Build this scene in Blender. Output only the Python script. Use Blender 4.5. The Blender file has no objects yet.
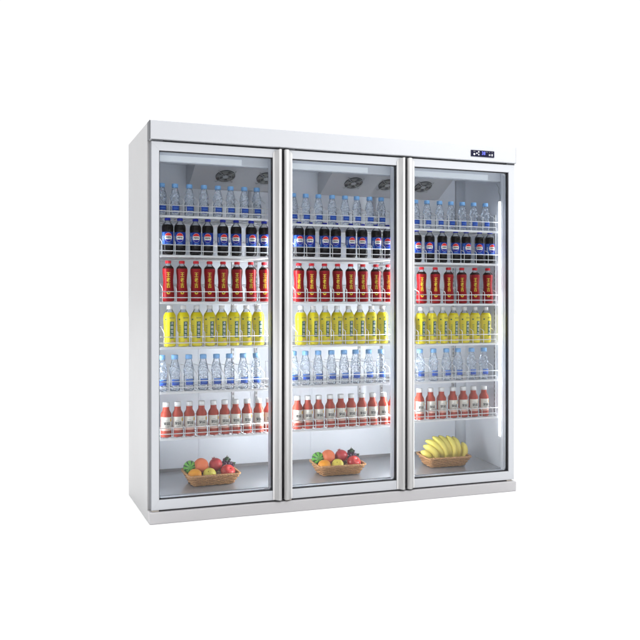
import bpy, bmesh, math, random
from mathutils import Vector, Matrix
random.seed(7)
R = math.radians
SC = bpy.context.scene
COL = SC.collection

# ------------------------------------------------------------------ camera
cam_d = bpy.data.cameras.new("camera")
cam = bpy.data.objects.new("camera", cam_d)
COL.objects.link(cam)
cam.location = (-0.71114, -4.22070, 1.09941)
cam.rotation_euler = (R(90), 0, -0.36435)
cam_d.sensor_width = 36.0
cam_d.lens = 47.90
cam_d.shift_y = -0.02799
cam_d.clip_start = 0.05
cam_d.clip_end = 500
SC.camera = cam

# ------------------------------------------------------------------ world and lamps
W = bpy.data.worlds.new("World")
SC.world = W
W.use_nodes = True
wn, wl = W.node_tree.nodes, W.node_tree.links
bg = wn["Background"]
tc = wn.new("ShaderNodeTexCoord")


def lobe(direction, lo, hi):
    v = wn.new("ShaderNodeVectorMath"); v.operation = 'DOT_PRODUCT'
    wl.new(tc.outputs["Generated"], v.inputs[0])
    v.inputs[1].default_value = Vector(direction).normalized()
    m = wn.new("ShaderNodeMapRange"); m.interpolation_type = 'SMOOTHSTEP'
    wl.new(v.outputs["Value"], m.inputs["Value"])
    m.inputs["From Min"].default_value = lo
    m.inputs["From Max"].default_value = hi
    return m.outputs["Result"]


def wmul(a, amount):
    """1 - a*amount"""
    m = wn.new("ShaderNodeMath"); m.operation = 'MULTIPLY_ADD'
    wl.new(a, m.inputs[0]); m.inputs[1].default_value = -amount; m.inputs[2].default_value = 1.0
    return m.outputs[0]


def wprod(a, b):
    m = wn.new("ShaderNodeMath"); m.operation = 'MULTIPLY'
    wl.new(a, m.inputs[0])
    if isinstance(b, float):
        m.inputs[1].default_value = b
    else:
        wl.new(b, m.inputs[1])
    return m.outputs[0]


# a white studio: bright all round, a darker side of the room to the left and behind the camera
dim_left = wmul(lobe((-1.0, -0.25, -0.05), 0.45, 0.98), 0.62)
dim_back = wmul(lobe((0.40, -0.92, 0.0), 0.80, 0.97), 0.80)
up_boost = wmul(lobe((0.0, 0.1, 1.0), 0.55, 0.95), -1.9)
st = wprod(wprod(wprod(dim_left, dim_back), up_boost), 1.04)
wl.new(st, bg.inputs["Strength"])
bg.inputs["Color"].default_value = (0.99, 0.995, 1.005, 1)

key_d = bpy.data.lights.new("softbox", 'AREA')
key_d.shape = 'RECTANGLE'; key_d.size = 1.5; key_d.size_y = 1.2; key_d.energy = 25; key_d.spread = R(110)
key = bpy.data.objects.new("softbox", key_d); COL.objects.link(key)
key.location = (3.0, -1.9, 3.5)
key.rotation_euler = (Vector((1.7, 0, 2.0)) - key.location).to_track_quat('-Z', 'Y').to_euler()

SC.view_settings.view_transform = 'Standard'
SC.view_settings.look = 'None'
SC.view_settings.exposure = 0.0
SC.view_settings.gamma = 1.0
try:
    SC.cycles.use_denoising = True
    SC.cycles.denoiser = 'OPENIMAGEDENOISE'
    SC.cycles.max_bounces = 10
    SC.cycles.transparent_max_bounces = 48
    SC.cycles.caustics_reflective = False
    SC.cycles.caustics_refractive = False
    SC.cycles.sample_clamp_indirect = 6.0
except Exception:
    pass

# ------------------------------------------------------------------ materials
MATS = {}


def pbr(name, col, rough=0.5, metal=0.0, noise=0.0, nscale=8.0, spec=0.5, coat=0.0, bump=0.0, bscale=60.0, stretch=None, sss=0.0):
    m = bpy.data.materials.new(name); m.use_nodes = True
    n, l = m.node_tree.nodes, m.node_tree.links
    p = n["Principled BSDF"]
    p.inputs["Base Color"].default_value = (*col, 1)
    p.inputs["Roughness"].default_value = rough
    p.inputs["Metallic"].default_value = metal
    p.inputs["Specular IOR Level"].default_value = spec
    p.inputs["Coat Weight"].default_value = coat
    if sss:
        p.inputs["Subsurface Weight"].default_value = sss
        p.inputs["Subsurface Radius"].default_value = (0.01, 0.004, 0.002)
    if noise or bump:
        t = n.new("ShaderNodeTexCoord")
        vec = t.outputs["Object"]
        if stretch:
            mp = n.new("ShaderNodeMapping"); mp.inputs["Scale"].default_value = stretch
            l.new(vec, mp.inputs["Vector"]); vec = mp.outputs["Vector"]
    if noise:
        nz = n.new("ShaderNodeTexNoise"); nz.inputs["Scale"].default_value = nscale
        nz.inputs["Detail"].default_value = 4
        l.new(vec, nz.inputs["Vector"])
        mx = n.new("ShaderNodeMix"); mx.data_type = 'RGBA'
        a = [max(0, c * (1 - noise)) for c in col]; b = [min(1, c * (1 + noise)) for c in col]
        mx.inputs["A"].default_value = (*a, 1); mx.inputs["B"].default_value = (*b, 1)
        l.new(nz.outputs["Fac"], mx.inputs["Factor"])
        l.new(mx.outputs["Result"], p.inputs["Base Color"])
        mr = n.new("ShaderNodeMapRange")
        mr.inputs["To Min"].default_value = max(0.02, rough * 0.85); mr.inputs["To Max"].default_value = min(1, rough * 1.15)
        l.new(nz.outputs["Fac"], mr.inputs["Value"]); l.new(mr.outputs["Result"], p.inputs["Roughness"])
    if bump:
        nb = n.new("ShaderNodeTexNoise"); nb.inputs["Scale"].default_value = bscale
        l.new(vec, nb.inputs["Vector"])
        bp = n.new("ShaderNodeBump"); bp.inputs["Strength"].default_value = bump; bp.inputs["Distance"].default_value = 0.002
        l.new(nb.outputs["Fac"], bp.inputs["Height"]); l.new(bp.outputs["Normal"], p.inputs["Normal"])
    MATS[name] = m
    return m


def emit(name, col, strength):
    m = bpy.data.materials.new(name); m.use_nodes = True
    p = m.node_tree.nodes["Principled BSDF"]
    p.inputs["Base Color"].default_value = (*col, 1)
    p.inputs["Emission Color"].default_value = (*col, 1)
    p.inputs["Emission Strength"].default_value = strength
    MATS[name] = m
    return m


def thin(name, centre, edge, ior=1.45, rough=0.03, haze=0.0, hazecol=(0.8, 0.85, 0.95), power=2.0, ripple=0.0):
    """thin-walled clear sheet: transparent, tinted more at glancing angles where the light path is longer, plus a Fresnel gloss"""
    m = bpy.data.materials.new(name); m.use_nodes = True
    n, l = m.node_tree.nodes, m.node_tree.links
    n.remove(n["Principled BSDF"]); out = n["Material Output"]
    lw = n.new("ShaderNodeLayerWeight"); lw.inputs["Blend"].default_value = 0.5
    pw = n.new("ShaderNodeMath"); pw.operation = 'POWER'; pw.inputs[1].default_value = power
    l.new(lw.outputs["Facing"], pw.inputs[0])
    mx = n.new("ShaderNodeMix"); mx.data_type = 'RGBA'
    mx.inputs["A"].default_value = (*centre, 1); mx.inputs["B"].default_value = (*edge, 1)
    l.new(pw.outputs[0], mx.inputs["Factor"])
    tr = n.new("ShaderNodeBsdfTransparent"); l.new(mx.outputs["Result"], tr.inputs["Color"])
    gl = n.new("ShaderNodeBsdfGlossy"); gl.inputs["Roughness"].default_value = rough
    if ripple:
        t = n.new("ShaderNodeTexCoord"); nb = n.new("ShaderNodeTexNoise"); nb.inputs["Scale"].default_value = 90
        l.new(t.outputs["Object"], nb.inputs["Vector"])
        bp = n.new("ShaderNodeBump"); bp.inputs["Strength"].default_value = ripple; bp.inputs["Distance"].default_value = 0.004
        l.new(nb.outputs["Fac"], bp.inputs["Height"]); l.new(bp.outputs["Normal"], gl.inputs["Normal"])
    fr = n.new("ShaderNodeFresnel"); fr.inputs["IOR"].default_value = ior
    m1 = n.new("ShaderNodeMixShader")
    l.new(fr.outputs[0], m1.inputs[0]); l.new(tr.outputs[0], m1.inputs[1]); l.new(gl.outputs[0], m1.inputs[2])
    last = m1.outputs[0]
    if haze:
        df = n.new("ShaderNodeBsdfDiffuse"); df.inputs["Color"].default_value = (*hazecol, 1)
        m2 = n.new("ShaderNodeMixShader"); m2.inputs[0].default_value = haze
        if ripple:                     # embossed, frosted patches in the plastic
            t2 = n.new("ShaderNodeTexCoord"); n2 = n.new("ShaderNodeTexNoise"); n2.inputs["Scale"].default_value = 110
            l.new(t2.outputs["Object"], n2.inputs["Vector"])
            mr2 = n.new("ShaderNodeMapRange"); l.new(n2.outputs["Fac"], mr2.inputs["Value"])
            mr2.inputs["From Min"].default_value = 0.48; mr2.inputs["From Max"].default_value = 0.68
            mr2.inputs["To Min"].default_value = 0.03; mr2.inputs["To Max"].default_value = haze * 2.4
            l.new(mr2.outputs[0], m2.inputs[0])
        l.new(last, m2.inputs[1]); l.new(df.outputs[0], m2.inputs[2]); last = m2.outputs[0]
    l.new(last, out.inputs["Surface"])
    MATS[name] = m
    return m


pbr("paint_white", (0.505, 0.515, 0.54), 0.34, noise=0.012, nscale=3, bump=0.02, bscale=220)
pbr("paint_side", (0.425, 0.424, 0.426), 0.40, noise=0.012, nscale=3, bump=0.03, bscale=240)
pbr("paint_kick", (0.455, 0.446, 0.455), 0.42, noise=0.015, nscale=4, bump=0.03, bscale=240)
pbr("frame_white", (0.50, 0.513, 0.54), 0.30, noise=0.01, nscale=5)
pbr("aluminium", (0.68, 0.675, 0.67), 0.38, metal=0.38, noise=0.02, nscale=10, stretch=(40, 40, 0.6))
pbr("dark_cap", (0.09, 0.095, 0.105), 0.5, noise=0.05)
pbr("rubber_black", (0.012, 0.012, 0.015), 0.55, noise=0.1)
pbr("gasket_grey", (0.16, 0.165, 0.18), 0.6, noise=0.06)
pbr("liner_white", (0.79, 0.82, 0.88), 0.38, noise=0.012, nscale=3)
pbr("liner_wall", (0.775, 0.81, 0.87), 0.42, noise=0.02, nscale=2.5)
pbr("steel_floor", (0.56, 0.57, 0.60), 0.12, metal=0.45)
pbr("evap_grey", (0.55, 0.555, 0.58), 0.42, metal=0.2, noise=0.03, nscale=6)
pbr("fan_dark", (0.07, 0.07, 0.072), 0.5, noise=0.1)
pbr("fan_blade", (0.20, 0.20, 0.185), 0.4, noise=0.1)
pbr("wire_grey", (0.45, 0.46, 0.48), 0.35, metal=0.5, noise=0.02)
pbr("wire_white", (0.88, 0.885, 0.90), 0.35, noise=0.01)
pbr("slot_steel", (0.50, 0.51, 0.53), 0.40, metal=0.4, noise=0.03)
pbr("slot_dark", (0.24, 0.235, 0.24), 0.6, noise=0.05)
pbr("hinge_metal", (0.55, 0.50, 0.44), 0.4, metal=0.6, noise=0.05)
pbr("floor_white", (0.95, 0.95, 0.95), 0.9, spec=0.0)
thin("glass_clear", (0.955, 0.965, 0.972), (0.90, 0.93, 0.95), ior=1.30, rough=0.0)
emit("led_white", (0.97, 0.985, 1.0), 10.0)
emit("hidden_fill_soft", (0.95, 0.98, 1.0), 18.0)
emit("hidden_fill_bright", (0.95, 0.98, 1.0), 100.0)
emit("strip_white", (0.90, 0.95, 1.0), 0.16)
pbr("display_navy", (0.010, 0.010, 0.030), 0.35, noise=0.1, spec=0.12)
emit("digit_blue", (0.10, 0.12, 0.62), 0.55)
pbr("icon_white", (0.85, 0.86, 0.9), 0.4, noise=0.01)
# drinks
thin("pet_water", (0.945, 0.963, 0.988), (0.72, 0.81, 0.95), ior=1.25, rough=0.07, haze=0.25, hazecol=(0.76, 0.85, 0.99), power=2.6, ripple=0.8)
thin("pet_clear", (0.95, 0.96, 0.97), (0.75, 0.80, 0.85), ior=1.30, rough=0.05, haze=0.22)
pbr("cap_lightblue", (0.22, 0.48, 0.86), 0.38, noise=0.03, nscale=40)
pbr("label_blue", (0.022, 0.075, 0.42), 0.35, noise=0.08, nscale=60, spec=0.2)
pbr("label_paleblue", (0.06, 0.20, 0.62), 0.35, noise=0.05)
pbr("label_navy", (0.03, 0.04, 0.28), 0.4, noise=0.05)
pbr("cola_liquid", (0.006, 0.004, 0.005), 0.10, noise=0.2, spec=0.22)
pbr("cap_darkblue", (0.02, 0.035, 0.42), 0.35, noise=0.05, spec=0.2)
pbr("cola_blue", (0.008, 0.035, 0.31), 0.30, noise=0.22, nscale=55, spec=0.2)
pbr("cola_lightblue", (0.06, 0.17, 0.58), 0.30, noise=0.15, nscale=60, spec=0.2)
pbr("logo_red", (0.75, 0.035, 0.035), 0.32, noise=0.03, spec=0.2)
pbr("logo_white", (0.85, 0.84, 0.82), 0.35, noise=0.02)
pbr("logo_navy", (0.02, 0.02, 0.30), 0.35, noise=0.05, spec=0.2)
pbr("ink_black", (0.02, 0.02, 0.025), 0.5, noise=0.1)
pbr("ink_grey", (0.30, 0.29, 0.28), 0.5, noise=0.1)
pbr("sleeve_red", (0.30, 0.008, 0.012), 0.30, noise=0.10, nscale=30, spec=0.2)
pbr("tea_dark", (0.030, 0.010, 0.008), 0.12, noise=0.1, spec=0.2)
pbr("cap_red", (0.62, 0.02, 0.03), 0.35, noise=0.05, spec=0.2)
pbr("ink_yellow", (0.80, 0.66, 0.03), 0.4, noise=0.05)
pbr("sleeve_yellow", (0.78, 0.66, 0.012), 0.32, noise=0.07, nscale=25, spec=0.2)
pbr("cap_white", (0.84, 0.84, 0.84), 0.40, noise=0.02)
pbr("label_green", (0.012, 0.10, 0.055), 0.4, noise=0.08, spec=0.2)
pbr("ink_green", (0.03, 0.12, 0.03), 0.5, noise=0.1)
pbr("pear_peach", (0.80, 0.50, 0.18), 0.5, noise=0.1)
pbr("juice_red", (0.42, 0.062, 0.038), 0.16, noise=0.12, nscale=30, spec=0.2)
pbr("juice_label", (0.80, 0.76, 0.69), 0.5, noise=0.03)
pbr("label_pink", (0.74, 0.46, 0.38), 0.5, noise=0.08)
pbr("label_orange", (0.85, 0.50, 0.06), 0.45, noise=0.1)
# fruit
pbr("peach_skin", (0.78, 0.20, 0.075), 0.45, noise=0.10, nscale=40, bump=0.15, bscale=300, sss=0.1)
pbr("orange_skin", (0.85, 0.34, 0.012), 0.42, noise=0.08, nscale=60, bump=0.3, bscale=420, sss=0.1)
pbr("yellow_skin", (0.78, 0.66, 0.10), 0.40, noise=0.10, nscale=40, bump=0.1, bscale=250, sss=0.1)
pbr("pome_skin", (0.48, 0.04, 0.045), 0.33, noise=0.35, nscale=35, bump=0.05, sss=0.05)
pbr("apple_skin", (0.58, 0.035, 0.03), 0.28, noise=0.35, nscale=30, sss=0.05)
pbr("grape_skin", (0.055, 0.018, 0.045), 0.30, noise=0.4, nscale=60)
pbr("leaf_green", (0.045, 0.10, 0.035), 0.5, noise=0.3, nscale=60)
pbr("stem_brown", (0.10, 0.06, 0.03), 0.7, noise=0.3, nscale=80)
pbr("wicker", (0.58, 0.30, 0.12), 0.55, noise=0.35, nscale=70, bump=0.3, bscale=400)
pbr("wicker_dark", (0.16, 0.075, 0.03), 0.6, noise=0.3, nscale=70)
pbr("wicker_rim", (0.58, 0.31, 0.13), 0.50, noise=0.30, nscale=80, bump=0.3, bscale=400)


def melon_mat():
    m = bpy.data.materials.new("melon_skin"); m.use_nodes = True
    n, l = m.node_tree.nodes, m.node_tree.links
    p = n["Principled BSDF"]; p.inputs["Roughness"].default_value = 0.35
    t = n.new("ShaderNodeTexCoord"); s = n.new("ShaderNodeSeparateXYZ"); l.new(t.outputs["Object"], s.inputs[0])
    at = n.new("ShaderNodeMath"); at.operation = 'ARCTAN2'; l.new(s.outputs["X"], at.inputs[0]); l.new(s.outputs["Z"], at.inputs[1])
    nz = n.new("ShaderNodeTexNoise"); nz.inputs["Scale"].default_value = 70; l.new(t.outputs["Object"], nz.inputs["Vector"])
    ad = n.new("ShaderNodeMath"); ad.operation = 'MULTIPLY_ADD'; l.new(nz.outputs["Fac"], ad.inputs[0]); ad.inputs[1].default_value = 0.5; l.new(at.outputs[0], ad.inputs[2])
    mu = n.new("ShaderNodeMath"); mu.operation = 'MULTIPLY'; l.new(ad.outputs[0], mu.inputs[0]); mu.inputs[1].default_value = 8
    si = n.new("ShaderNodeMath"); si.operation = 'SINE'; l.new(mu.outputs[0], si.inputs[0])
    r = n.new("ShaderNodeValToRGB"); l.new(si.outputs[0], r.inputs[0])
    r.color_ramp.elements[0].position = 0.35; r.color_ramp.elements[0].color = (0.13, 0.42, 0.05, 1)
    r.color_ramp.elements[1].position = 0.60; r.color_ramp.elements[1].color = (0.012, 0.05, 0.018, 1)
    l.new(r.outputs[0], p.inputs["Base Color"])
    MATS["melon_skin"] = m


def banana_mat():
    m = bpy.data.materials.new("banana_skin"); m.use_nodes = True
    n, l = m.node_tree.nodes, m.node_tree.links
    p = n["Principled BSDF"]; p.inputs["Roughness"].default_value = 0.45
    t = n.new("ShaderNodeTexCoord"); s = n.new("ShaderNodeSeparateXYZ"); l.new(t.outputs["Object"], s.inputs[0])
    nz = n.new("ShaderNodeTexNoise"); nz.inputs["Scale"].default_value = 25; l.new(t.outputs["Object"], nz.inputs["Vector"])
    ad = n.new("ShaderNodeMath"); ad.operation = 'MULTIPLY_ADD'; l.new(nz.outputs["Fac"], ad.inputs[0]); ad.inputs[1].default_value = 0.05; l.new(s.outputs["Z"], ad.inputs[2])
    mr = n.new("ShaderNodeMapRange"); l.new(ad.outputs[0], mr.inputs["Value"])
    mr.inputs["From Min"].default_value = 0.05; mr.inputs["From Max"].default_value = 0.21
    r = n.new("ShaderNodeValToRGB"); l.new(mr.outputs[0], r.inputs[0])
    r.color_ramp.elements[0].color = (0.82, 0.66, 0.13, 1)
    r.color_ramp.elements[1].color = (0.66, 0.60, 0.10, 1)
    e = r.color_ramp.elements.new(0.6); e.color = (0.86, 0.73, 0.16, 1)
    l.new(r.outputs[0], p.inputs["Base Color"])
    MATS["banana_skin"] = m


melon_mat(); banana_mat()


# ------------------------------------------------------------------ mesh helpers
class MB:
    def __init__(self, *mats):
        self.bm = bmesh.new(); self.mats = list(mats)

    def mi(self, mat):
        if mat is None: return 0
        if mat not in self.mats: self.mats.append(mat)
        return self.mats.index(mat)

    def face(self, pts, mat=None, smooth=False):
        f = self.bm.faces.new([self.bm.verts.new(p) for p in pts])
        f.material_index = self.mi(mat); f.smooth = smooth
        return f

    def box(self, x0, x1, y0, y1, z0, z1, mat=None, bev=0.0, seg=2):
        r = bmesh.ops.create_cube(self.bm, size=1)
        vs = r['verts']
        for v in vs:
            v.co = Vector(((x0 + x1) / 2 + v.co.x * (x1 - x0), (y0 + y1) / 2 + v.co.y * (y1 - y0), (z0 + z1) / 2 + v.co.z * (z1 - z0)))
        fs = set(f for v in vs for f in v.link_faces)
        for f in fs: f.material_index = self.mi(mat)
        if bev:
            es = list(set(e for v in vs for e in v.link_edges))
            bmesh.ops.bevel(self.bm, geom=es, offset=bev, segments=seg, affect='EDGES', profile=0.5)

    def prism(self, poly, axis, a, b, mat=None, bev=0.0, smooth=False, front=None):
        """poly: 2D points; extruded along axis from a to b. 'x': (y,z), 'y': (x,z), 'z': (x,y)"""
        def P(p, t):
            return {'x': (t, p[0], p[1]), 'y': (p[0], t, p[1]), 'z': (p[0], p[1], t)}[axis]
        v0 = [self.bm.verts.new(P(p, a)) for p in poly]; v1 = [self.bm.verts.new(P(p, b)) for p in poly]
        fs = [self.bm.faces.new(v0), self.bm.faces.new(v1[::-1])]
        n = len(poly)
        for i in range(n):
            f = self.bm.faces.new((v0[i], v1[i], v1[(i + 1) % n], v0[(i + 1) % n])); f.smooth = smooth; fs.append(f)
        for f in fs: f.material_index = self.mi(mat)
        bmesh.ops.recalc_face_normals(self.bm, faces=fs)
        if front:                       # bevel only these edges of the first end
            es = [self.bm.edges.get((v0[i], v0[(i + 1) % n])) for i in front]
            bmesh.ops.bevel(self.bm, geom=es, offset=bev, segments=2, affect='EDGES', profile=0.5)
        elif bev:
            es = list(set(e for f in fs for e in f.edges))
            bmesh.ops.bevel(self.bm, geom=es, offset=bev, segments=2, affect='EDGES', profile=0.5)

    def tube(self, pts, r, seg=8, mat=None, closed=False, caps=True, radii=None):
        pts = [Vector(p) for p in pts]; n = len(pts)
        rings = []; up = None
        for i, p in enumerate(pts):
            if closed: t = pts[(i + 1) % n] - pts[i - 1]
            else: t = pts[min(i + 1, n - 1)] - pts[max(i - 1, 0)]
            t.normalize()
            if up is None:
                up = Vector((0, 0, 1)) if abs(t.z) < 0.9 else Vector((0, 1, 0))
            a = t.cross(up).normalized(); b = a.cross(t).normalized(); up = b
            rr = radii[i] if radii else r
            rings.append([self.bm.verts.new(p + a * rr * math.cos(2 * math.pi * k / seg) + b * rr * math.sin(2 * math.pi * k / seg)) for k in range(seg)])
        m = self.mi(mat)
        for i in range(n if closed else n - 1):
            A, B = rings[i], rings[(i + 1) % n]
            for k in range(seg):
                f = self.bm.faces.new((A[k], A[(k + 1) % seg], B[(k + 1) % seg], B[k])); f.smooth = True; f.material_index = m
        if caps and not closed:
            for rg in (rings[0], rings[-1]):
                f = self.bm.faces.new(rg); f.material_index = m

    def lathe(self, prof, seg=28, mats=None, cap_bottom=True, cap_top=True, squircle=0.0):
        rings = []
        for (r, z) in prof:
            rings.append([self.bm.verts.new((r * math.cos(2 * math.pi * k / seg), r * math.sin(2 * math.pi * k / seg), z)) for k in range(seg)])
        for i in range(len(prof) - 1):
            m = self.mi(mats[i]) if mats else 0
            for k in range(seg):
                f = self.bm.faces.new((rings[i][k], rings[i][(k + 1) % seg], rings[i + 1][(k + 1) % seg], rings[i + 1][k]))
                f.smooth = True; f.material_index = m
        if cap_bottom:
            f = self.bm.faces.new(rings[0][::-1]); f.material_index = self.mi(mats[0]) if mats else 0
        if cap_top:
            f = self.bm.faces.new(rings[-1]); f.material_index = self.mi(mats[-1]) if mats else 0

    def arc(self, rad, s0, s1, zlo, zhi, n=10, mat=None, nz=1):
        """a patch on a cylinder of radius rad (number or function of z), s = arc length to the right of the front (-y)"""
        zl = zlo if callable(zlo) else (lambda s: zlo)
        zh = zhi if callable(zhi) else (lambda s: zhi)
        rf = rad if callable(rad) else (lambda z: rad)
        r0 = rf(zl((s0 + s1) / 2) * 0.5 + zh((s0 + s1) / 2) * 0.5)
        g = []
        for i in range(n + 1):
            s = s0 + (s1 - s0) * i / n; a = s / r0
            row = []
            for j in range(nz + 1):
                z = zl(s) + (zh(s) - zl(s)) * j / nz
                row.append(self.bm.verts.new((rf(z) * math.sin(a), -rf(z) * math.cos(a), z)))
            g.append(row)
        m = self.mi(mat)
        for i in range(n):
            for j in range(nz):
                f = self.bm.faces.new((g[i][j], g[i + 1][j], g[i + 1][j + 1], g[i][j + 1])); f.smooth = True; f.material_index = m

    def ellipse_arc(self, rad, sc, zc, a, b, mat, n=10, z0=-9, z1=9):
        if z0 > -9 or z1 < 9:
            lim = [s for s in [a * math.cos(math.pi * i / 400) for i in range(401)]
                   if min(z1, zc + b * math.sqrt(max(0, 1 - (s / a) ** 2))) > max(z0, zc - b * math.sqrt(max(0, 1 - (s / a) ** 2)))]
            sm = max(lim)
        else:
            sm = a
        h = lambda s: b * math.sqrt(max(0.0, 1 - min(1, ((s - sc) / a) ** 2)))
        self.arc(rad, sc - sm, sc + sm, lambda s: max(z0, zc - h(s)), lambda s: min(z1, zc + h(s)) + 1e-6, n, mat)

    def text(self, body, size, place, mat, squash=1.0, bold=0.0):
        """flat text mesh, each point mapped by place(x, y) -> 3D"""
        cu = bpy.data.curves.new("lettering", 'FONT'); cu.body = body; cu.size = size
        cu.align_x = 'CENTER'; cu.align_y = 'CENTER'; cu.resolution_u = 2; cu.offset = bold
        o = bpy.data.objects.new("lettering", cu); COL.objects.link(o)
        dg = bpy.context.evaluated_depsgraph_get(); dg.update()
        me = bpy.data.meshes.new_from_object(o.evaluated_get(dg))
        m = self.mi(mat)
        t = bmesh.new(); t.from_mesh(me)
        xs_ = [v.co.x for v in t.verts]; n = max(1, int((max(xs_) - min(xs_)) / (size * 0.16)))
        for k in range(1, n):          # cut into narrow columns so that strokes follow the curve
            xk = min(xs_) + (max(xs_) - min(xs_)) * k / n
            bmesh.ops.bisect_plane(t, geom=list(t.verts) + list(t.edges) + list(t.faces), plane_co=(xk, 0, 0), plane_no=(1, 0, 0), dist=size * 1e-4)
        mp = {v: self.bm.verts.new(place(v.co.x * squash, v.co.y)) for v in t.verts}
        for p in t.faces:
            try:
                f = self.bm.faces.new([mp[v] for v in p.verts]); f.material_index = m
            except ValueError:
                pass
        t.free()
        bpy.data.objects.remove(o); bpy.data.curves.remove(cu); bpy.data.meshes.remove(me)

    def sphere(self, c, r, mat=None, sub=3, scale=(1, 1, 1)):
        rr = bmesh.ops.create_icosphere(self.bm, subdivisions=sub, radius=r)
        m = self.mi(mat)
        for v in rr['verts']:
            v.co = Vector((v.co.x * scale[0], v.co.y * scale[1], v.co.z * scale[2])) + Vector(c)
        for f in set(f for v in rr['verts'] for f in v.link_faces):
            f.smooth = True; f.material_index = m

    def build(self, name, parent=None, loc=None):
        me = bpy.data.meshes.new(name); self.bm.to_mesh(me); self.bm.free()
        for m in self.mats: me.materials.append(MATS[m])
        o = bpy.data.objects.new(name, me); COL.objects.link(o)
        if loc: o.location = loc
        if parent: o.parent = parent
        return o


def tag(o, label=None, cat=None, group=None, kind=None):
    if label: o["label"] = label
    if cat: o["category"] = cat
    if group: o["group"] = group
    if kind: o["kind"] = kind
    return o


def empty(name, loc=(0, 0, 0)):
    o = bpy.data.objects.new(name, None); COL.objects.link(o); o.location = loc; o.empty_display_size = 0.05
    return o


def copy_tree(o, parent=None):
    c = o.copy(); COL.objects.link(c)
    if parent: c.parent = parent
    for ch in list(o.children): copy_tree(ch, c)
    return c


# ------------------------------------------------------------------ setting: white studio floor
fb = MB("floor_white")
fb.face([(-60, -60, -0.0006), (60, -60, -0.0006), (60, 60, -0.0006), (-60, 60, -0.0006)])
tag(fb.build("floor"), kind="structure")

# ------------------------------------------------------------------ the fridge
WID, DEP, HGT = 2.1217, 0.7128, 2.0
YF = 0.07            # front of the carcass, behind the doors
YB = 0.56            # inner back wall
XL, XR = 0.036, 2.086
ZC = 1.875           # inner ceiling
FZ = lambda y: 0.118 + 0.06 * (y - 0.10)     # inner floor, rising a little to the back
fridge = empty("display_fridge")
tag(fridge, "large white three door glass display fridge stocked with bottled drinks and fruit", "fridge")

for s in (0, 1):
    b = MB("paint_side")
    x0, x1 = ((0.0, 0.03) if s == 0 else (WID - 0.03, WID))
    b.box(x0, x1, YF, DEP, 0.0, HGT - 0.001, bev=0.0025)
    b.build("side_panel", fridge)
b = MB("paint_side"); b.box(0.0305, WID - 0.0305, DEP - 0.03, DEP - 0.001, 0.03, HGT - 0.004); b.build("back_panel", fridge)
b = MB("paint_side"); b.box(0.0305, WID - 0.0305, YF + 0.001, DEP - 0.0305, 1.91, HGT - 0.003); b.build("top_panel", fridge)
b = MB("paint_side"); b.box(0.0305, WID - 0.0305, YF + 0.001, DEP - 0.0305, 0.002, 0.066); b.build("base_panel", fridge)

# header fascia
b = MB("paint_white")
b.box(0.0035, WID - 0.0035, 0.0, YF - 0.001, 1.9075, HGT, bev=0.004, seg=3)
header = b.build("header", fridge)
for x0, x1 in ((0.0, 0.003), (WID - 0.003, WID)):
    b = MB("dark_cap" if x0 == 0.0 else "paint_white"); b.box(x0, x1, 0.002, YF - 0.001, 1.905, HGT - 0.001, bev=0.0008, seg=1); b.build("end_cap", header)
# control display
b = MB("display_navy", "icon_white", "digit_blue")
DX0, DX1, DZ0, DZ1 = 1.8167, 1.9698, 1.9290, 1.9655
b.box(DX0, DX1, -0.004, -0.0002, DZ0, DZ1, "display_navy", bev=0.0012)
dw, dh = DX1 - DX0, DZ1 - DZ0
pl = lambda u, v: (DX0 + u * dw, -0.0044, DZ0 + v * dh)


def icon(u, v, w, h, mat="icon_white"):
    b.face([pl(u - w / 2, v - h / 2), pl(u + w / 2, v - h / 2), pl(u + w / 2, v + h / 2), pl(u - w / 2, v + h / 2)], mat)


def disc(u, v, r, mat="icon_white"):
    b.face([(DX0 + u * dw + r * math.cos(2 * math.pi * k / 14), -0.0044, DZ0 + v * dh + r * math.sin(2 * math.pi * k / 14)) for k in range(14)], mat)


disc(0.135, 0.36, 0.0058); icon(0.135, 0.80, 0.085, 0.07, "ink_grey")
disc(0.245, 0.52, 0.0042); disc(0.325, 0.75, 0.0042); disc(0.325, 0.33, 0.0042); icon(0.325, 0.26, 0.045, 0.12)
for u in (0.775, 0.815): icon(u, 0.36, 0.028, 0.28, "slot_steel")
icon(0.90, 0.37, 0.042, 0.32)
for u in (0.64, 0.69, 0.79, 0.90): icon(u, 0.80, 0.035, 0.06, "ink_grey")
b.text("38", 0.027, lambda x, y: (DX0 + 0.53 * dw + x, -0.0044, DZ0 + 0.55 * dh + y), "digit_blue", squash=0.9, bold=0.0004)
b.build("control_display", header)

# kick plate
b = MB("paint_kick")
b.box(0.0, WID, 0.0, YF - 0.001, 0.0, 0.0576, bev=0.004, seg=3)
b.build("kick_plate", fridge)

# front face of the carcass behind the doors: dark magnetic frame
for z0, z1 in ((0.066, 0.116), (1.857, 1.9065)):
    b = MB("rubber_black"); b.box(0.031, WID - 0.031, 0.0665, 0.0695, z0, z1); b.build("seal_strip", fridge)

# inner liner
b = MB("liner_wall", "liner_white", "steel_floor", "slot_dark")
b.box(XL - 0.005, XL, 0.101, YB, 0.10, ZC, "liner_white")                      # left wall
b.box(XR, XR + 0.005, 0.101, YB, 0.10, ZC, "liner_white")                      # right wall
b.box(XL, XR, YB, YB + 0.01, 0.10, ZC, "liner_wall")                           # back wall
for x in (0.37, 1.05, 1.75):                                                    # pressed seams of the back wall
    b.box(x, x + 0.012, YB - 0.003, YB - 0.0001, 0.17, 1.74, "liner_wall", bev=0.0012, seg=1)
b.box(XL - 0.005, XR + 0.005, 0.101, YB + 0.01, ZC, ZC + 0.005, "liner_white")  # ceiling
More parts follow.
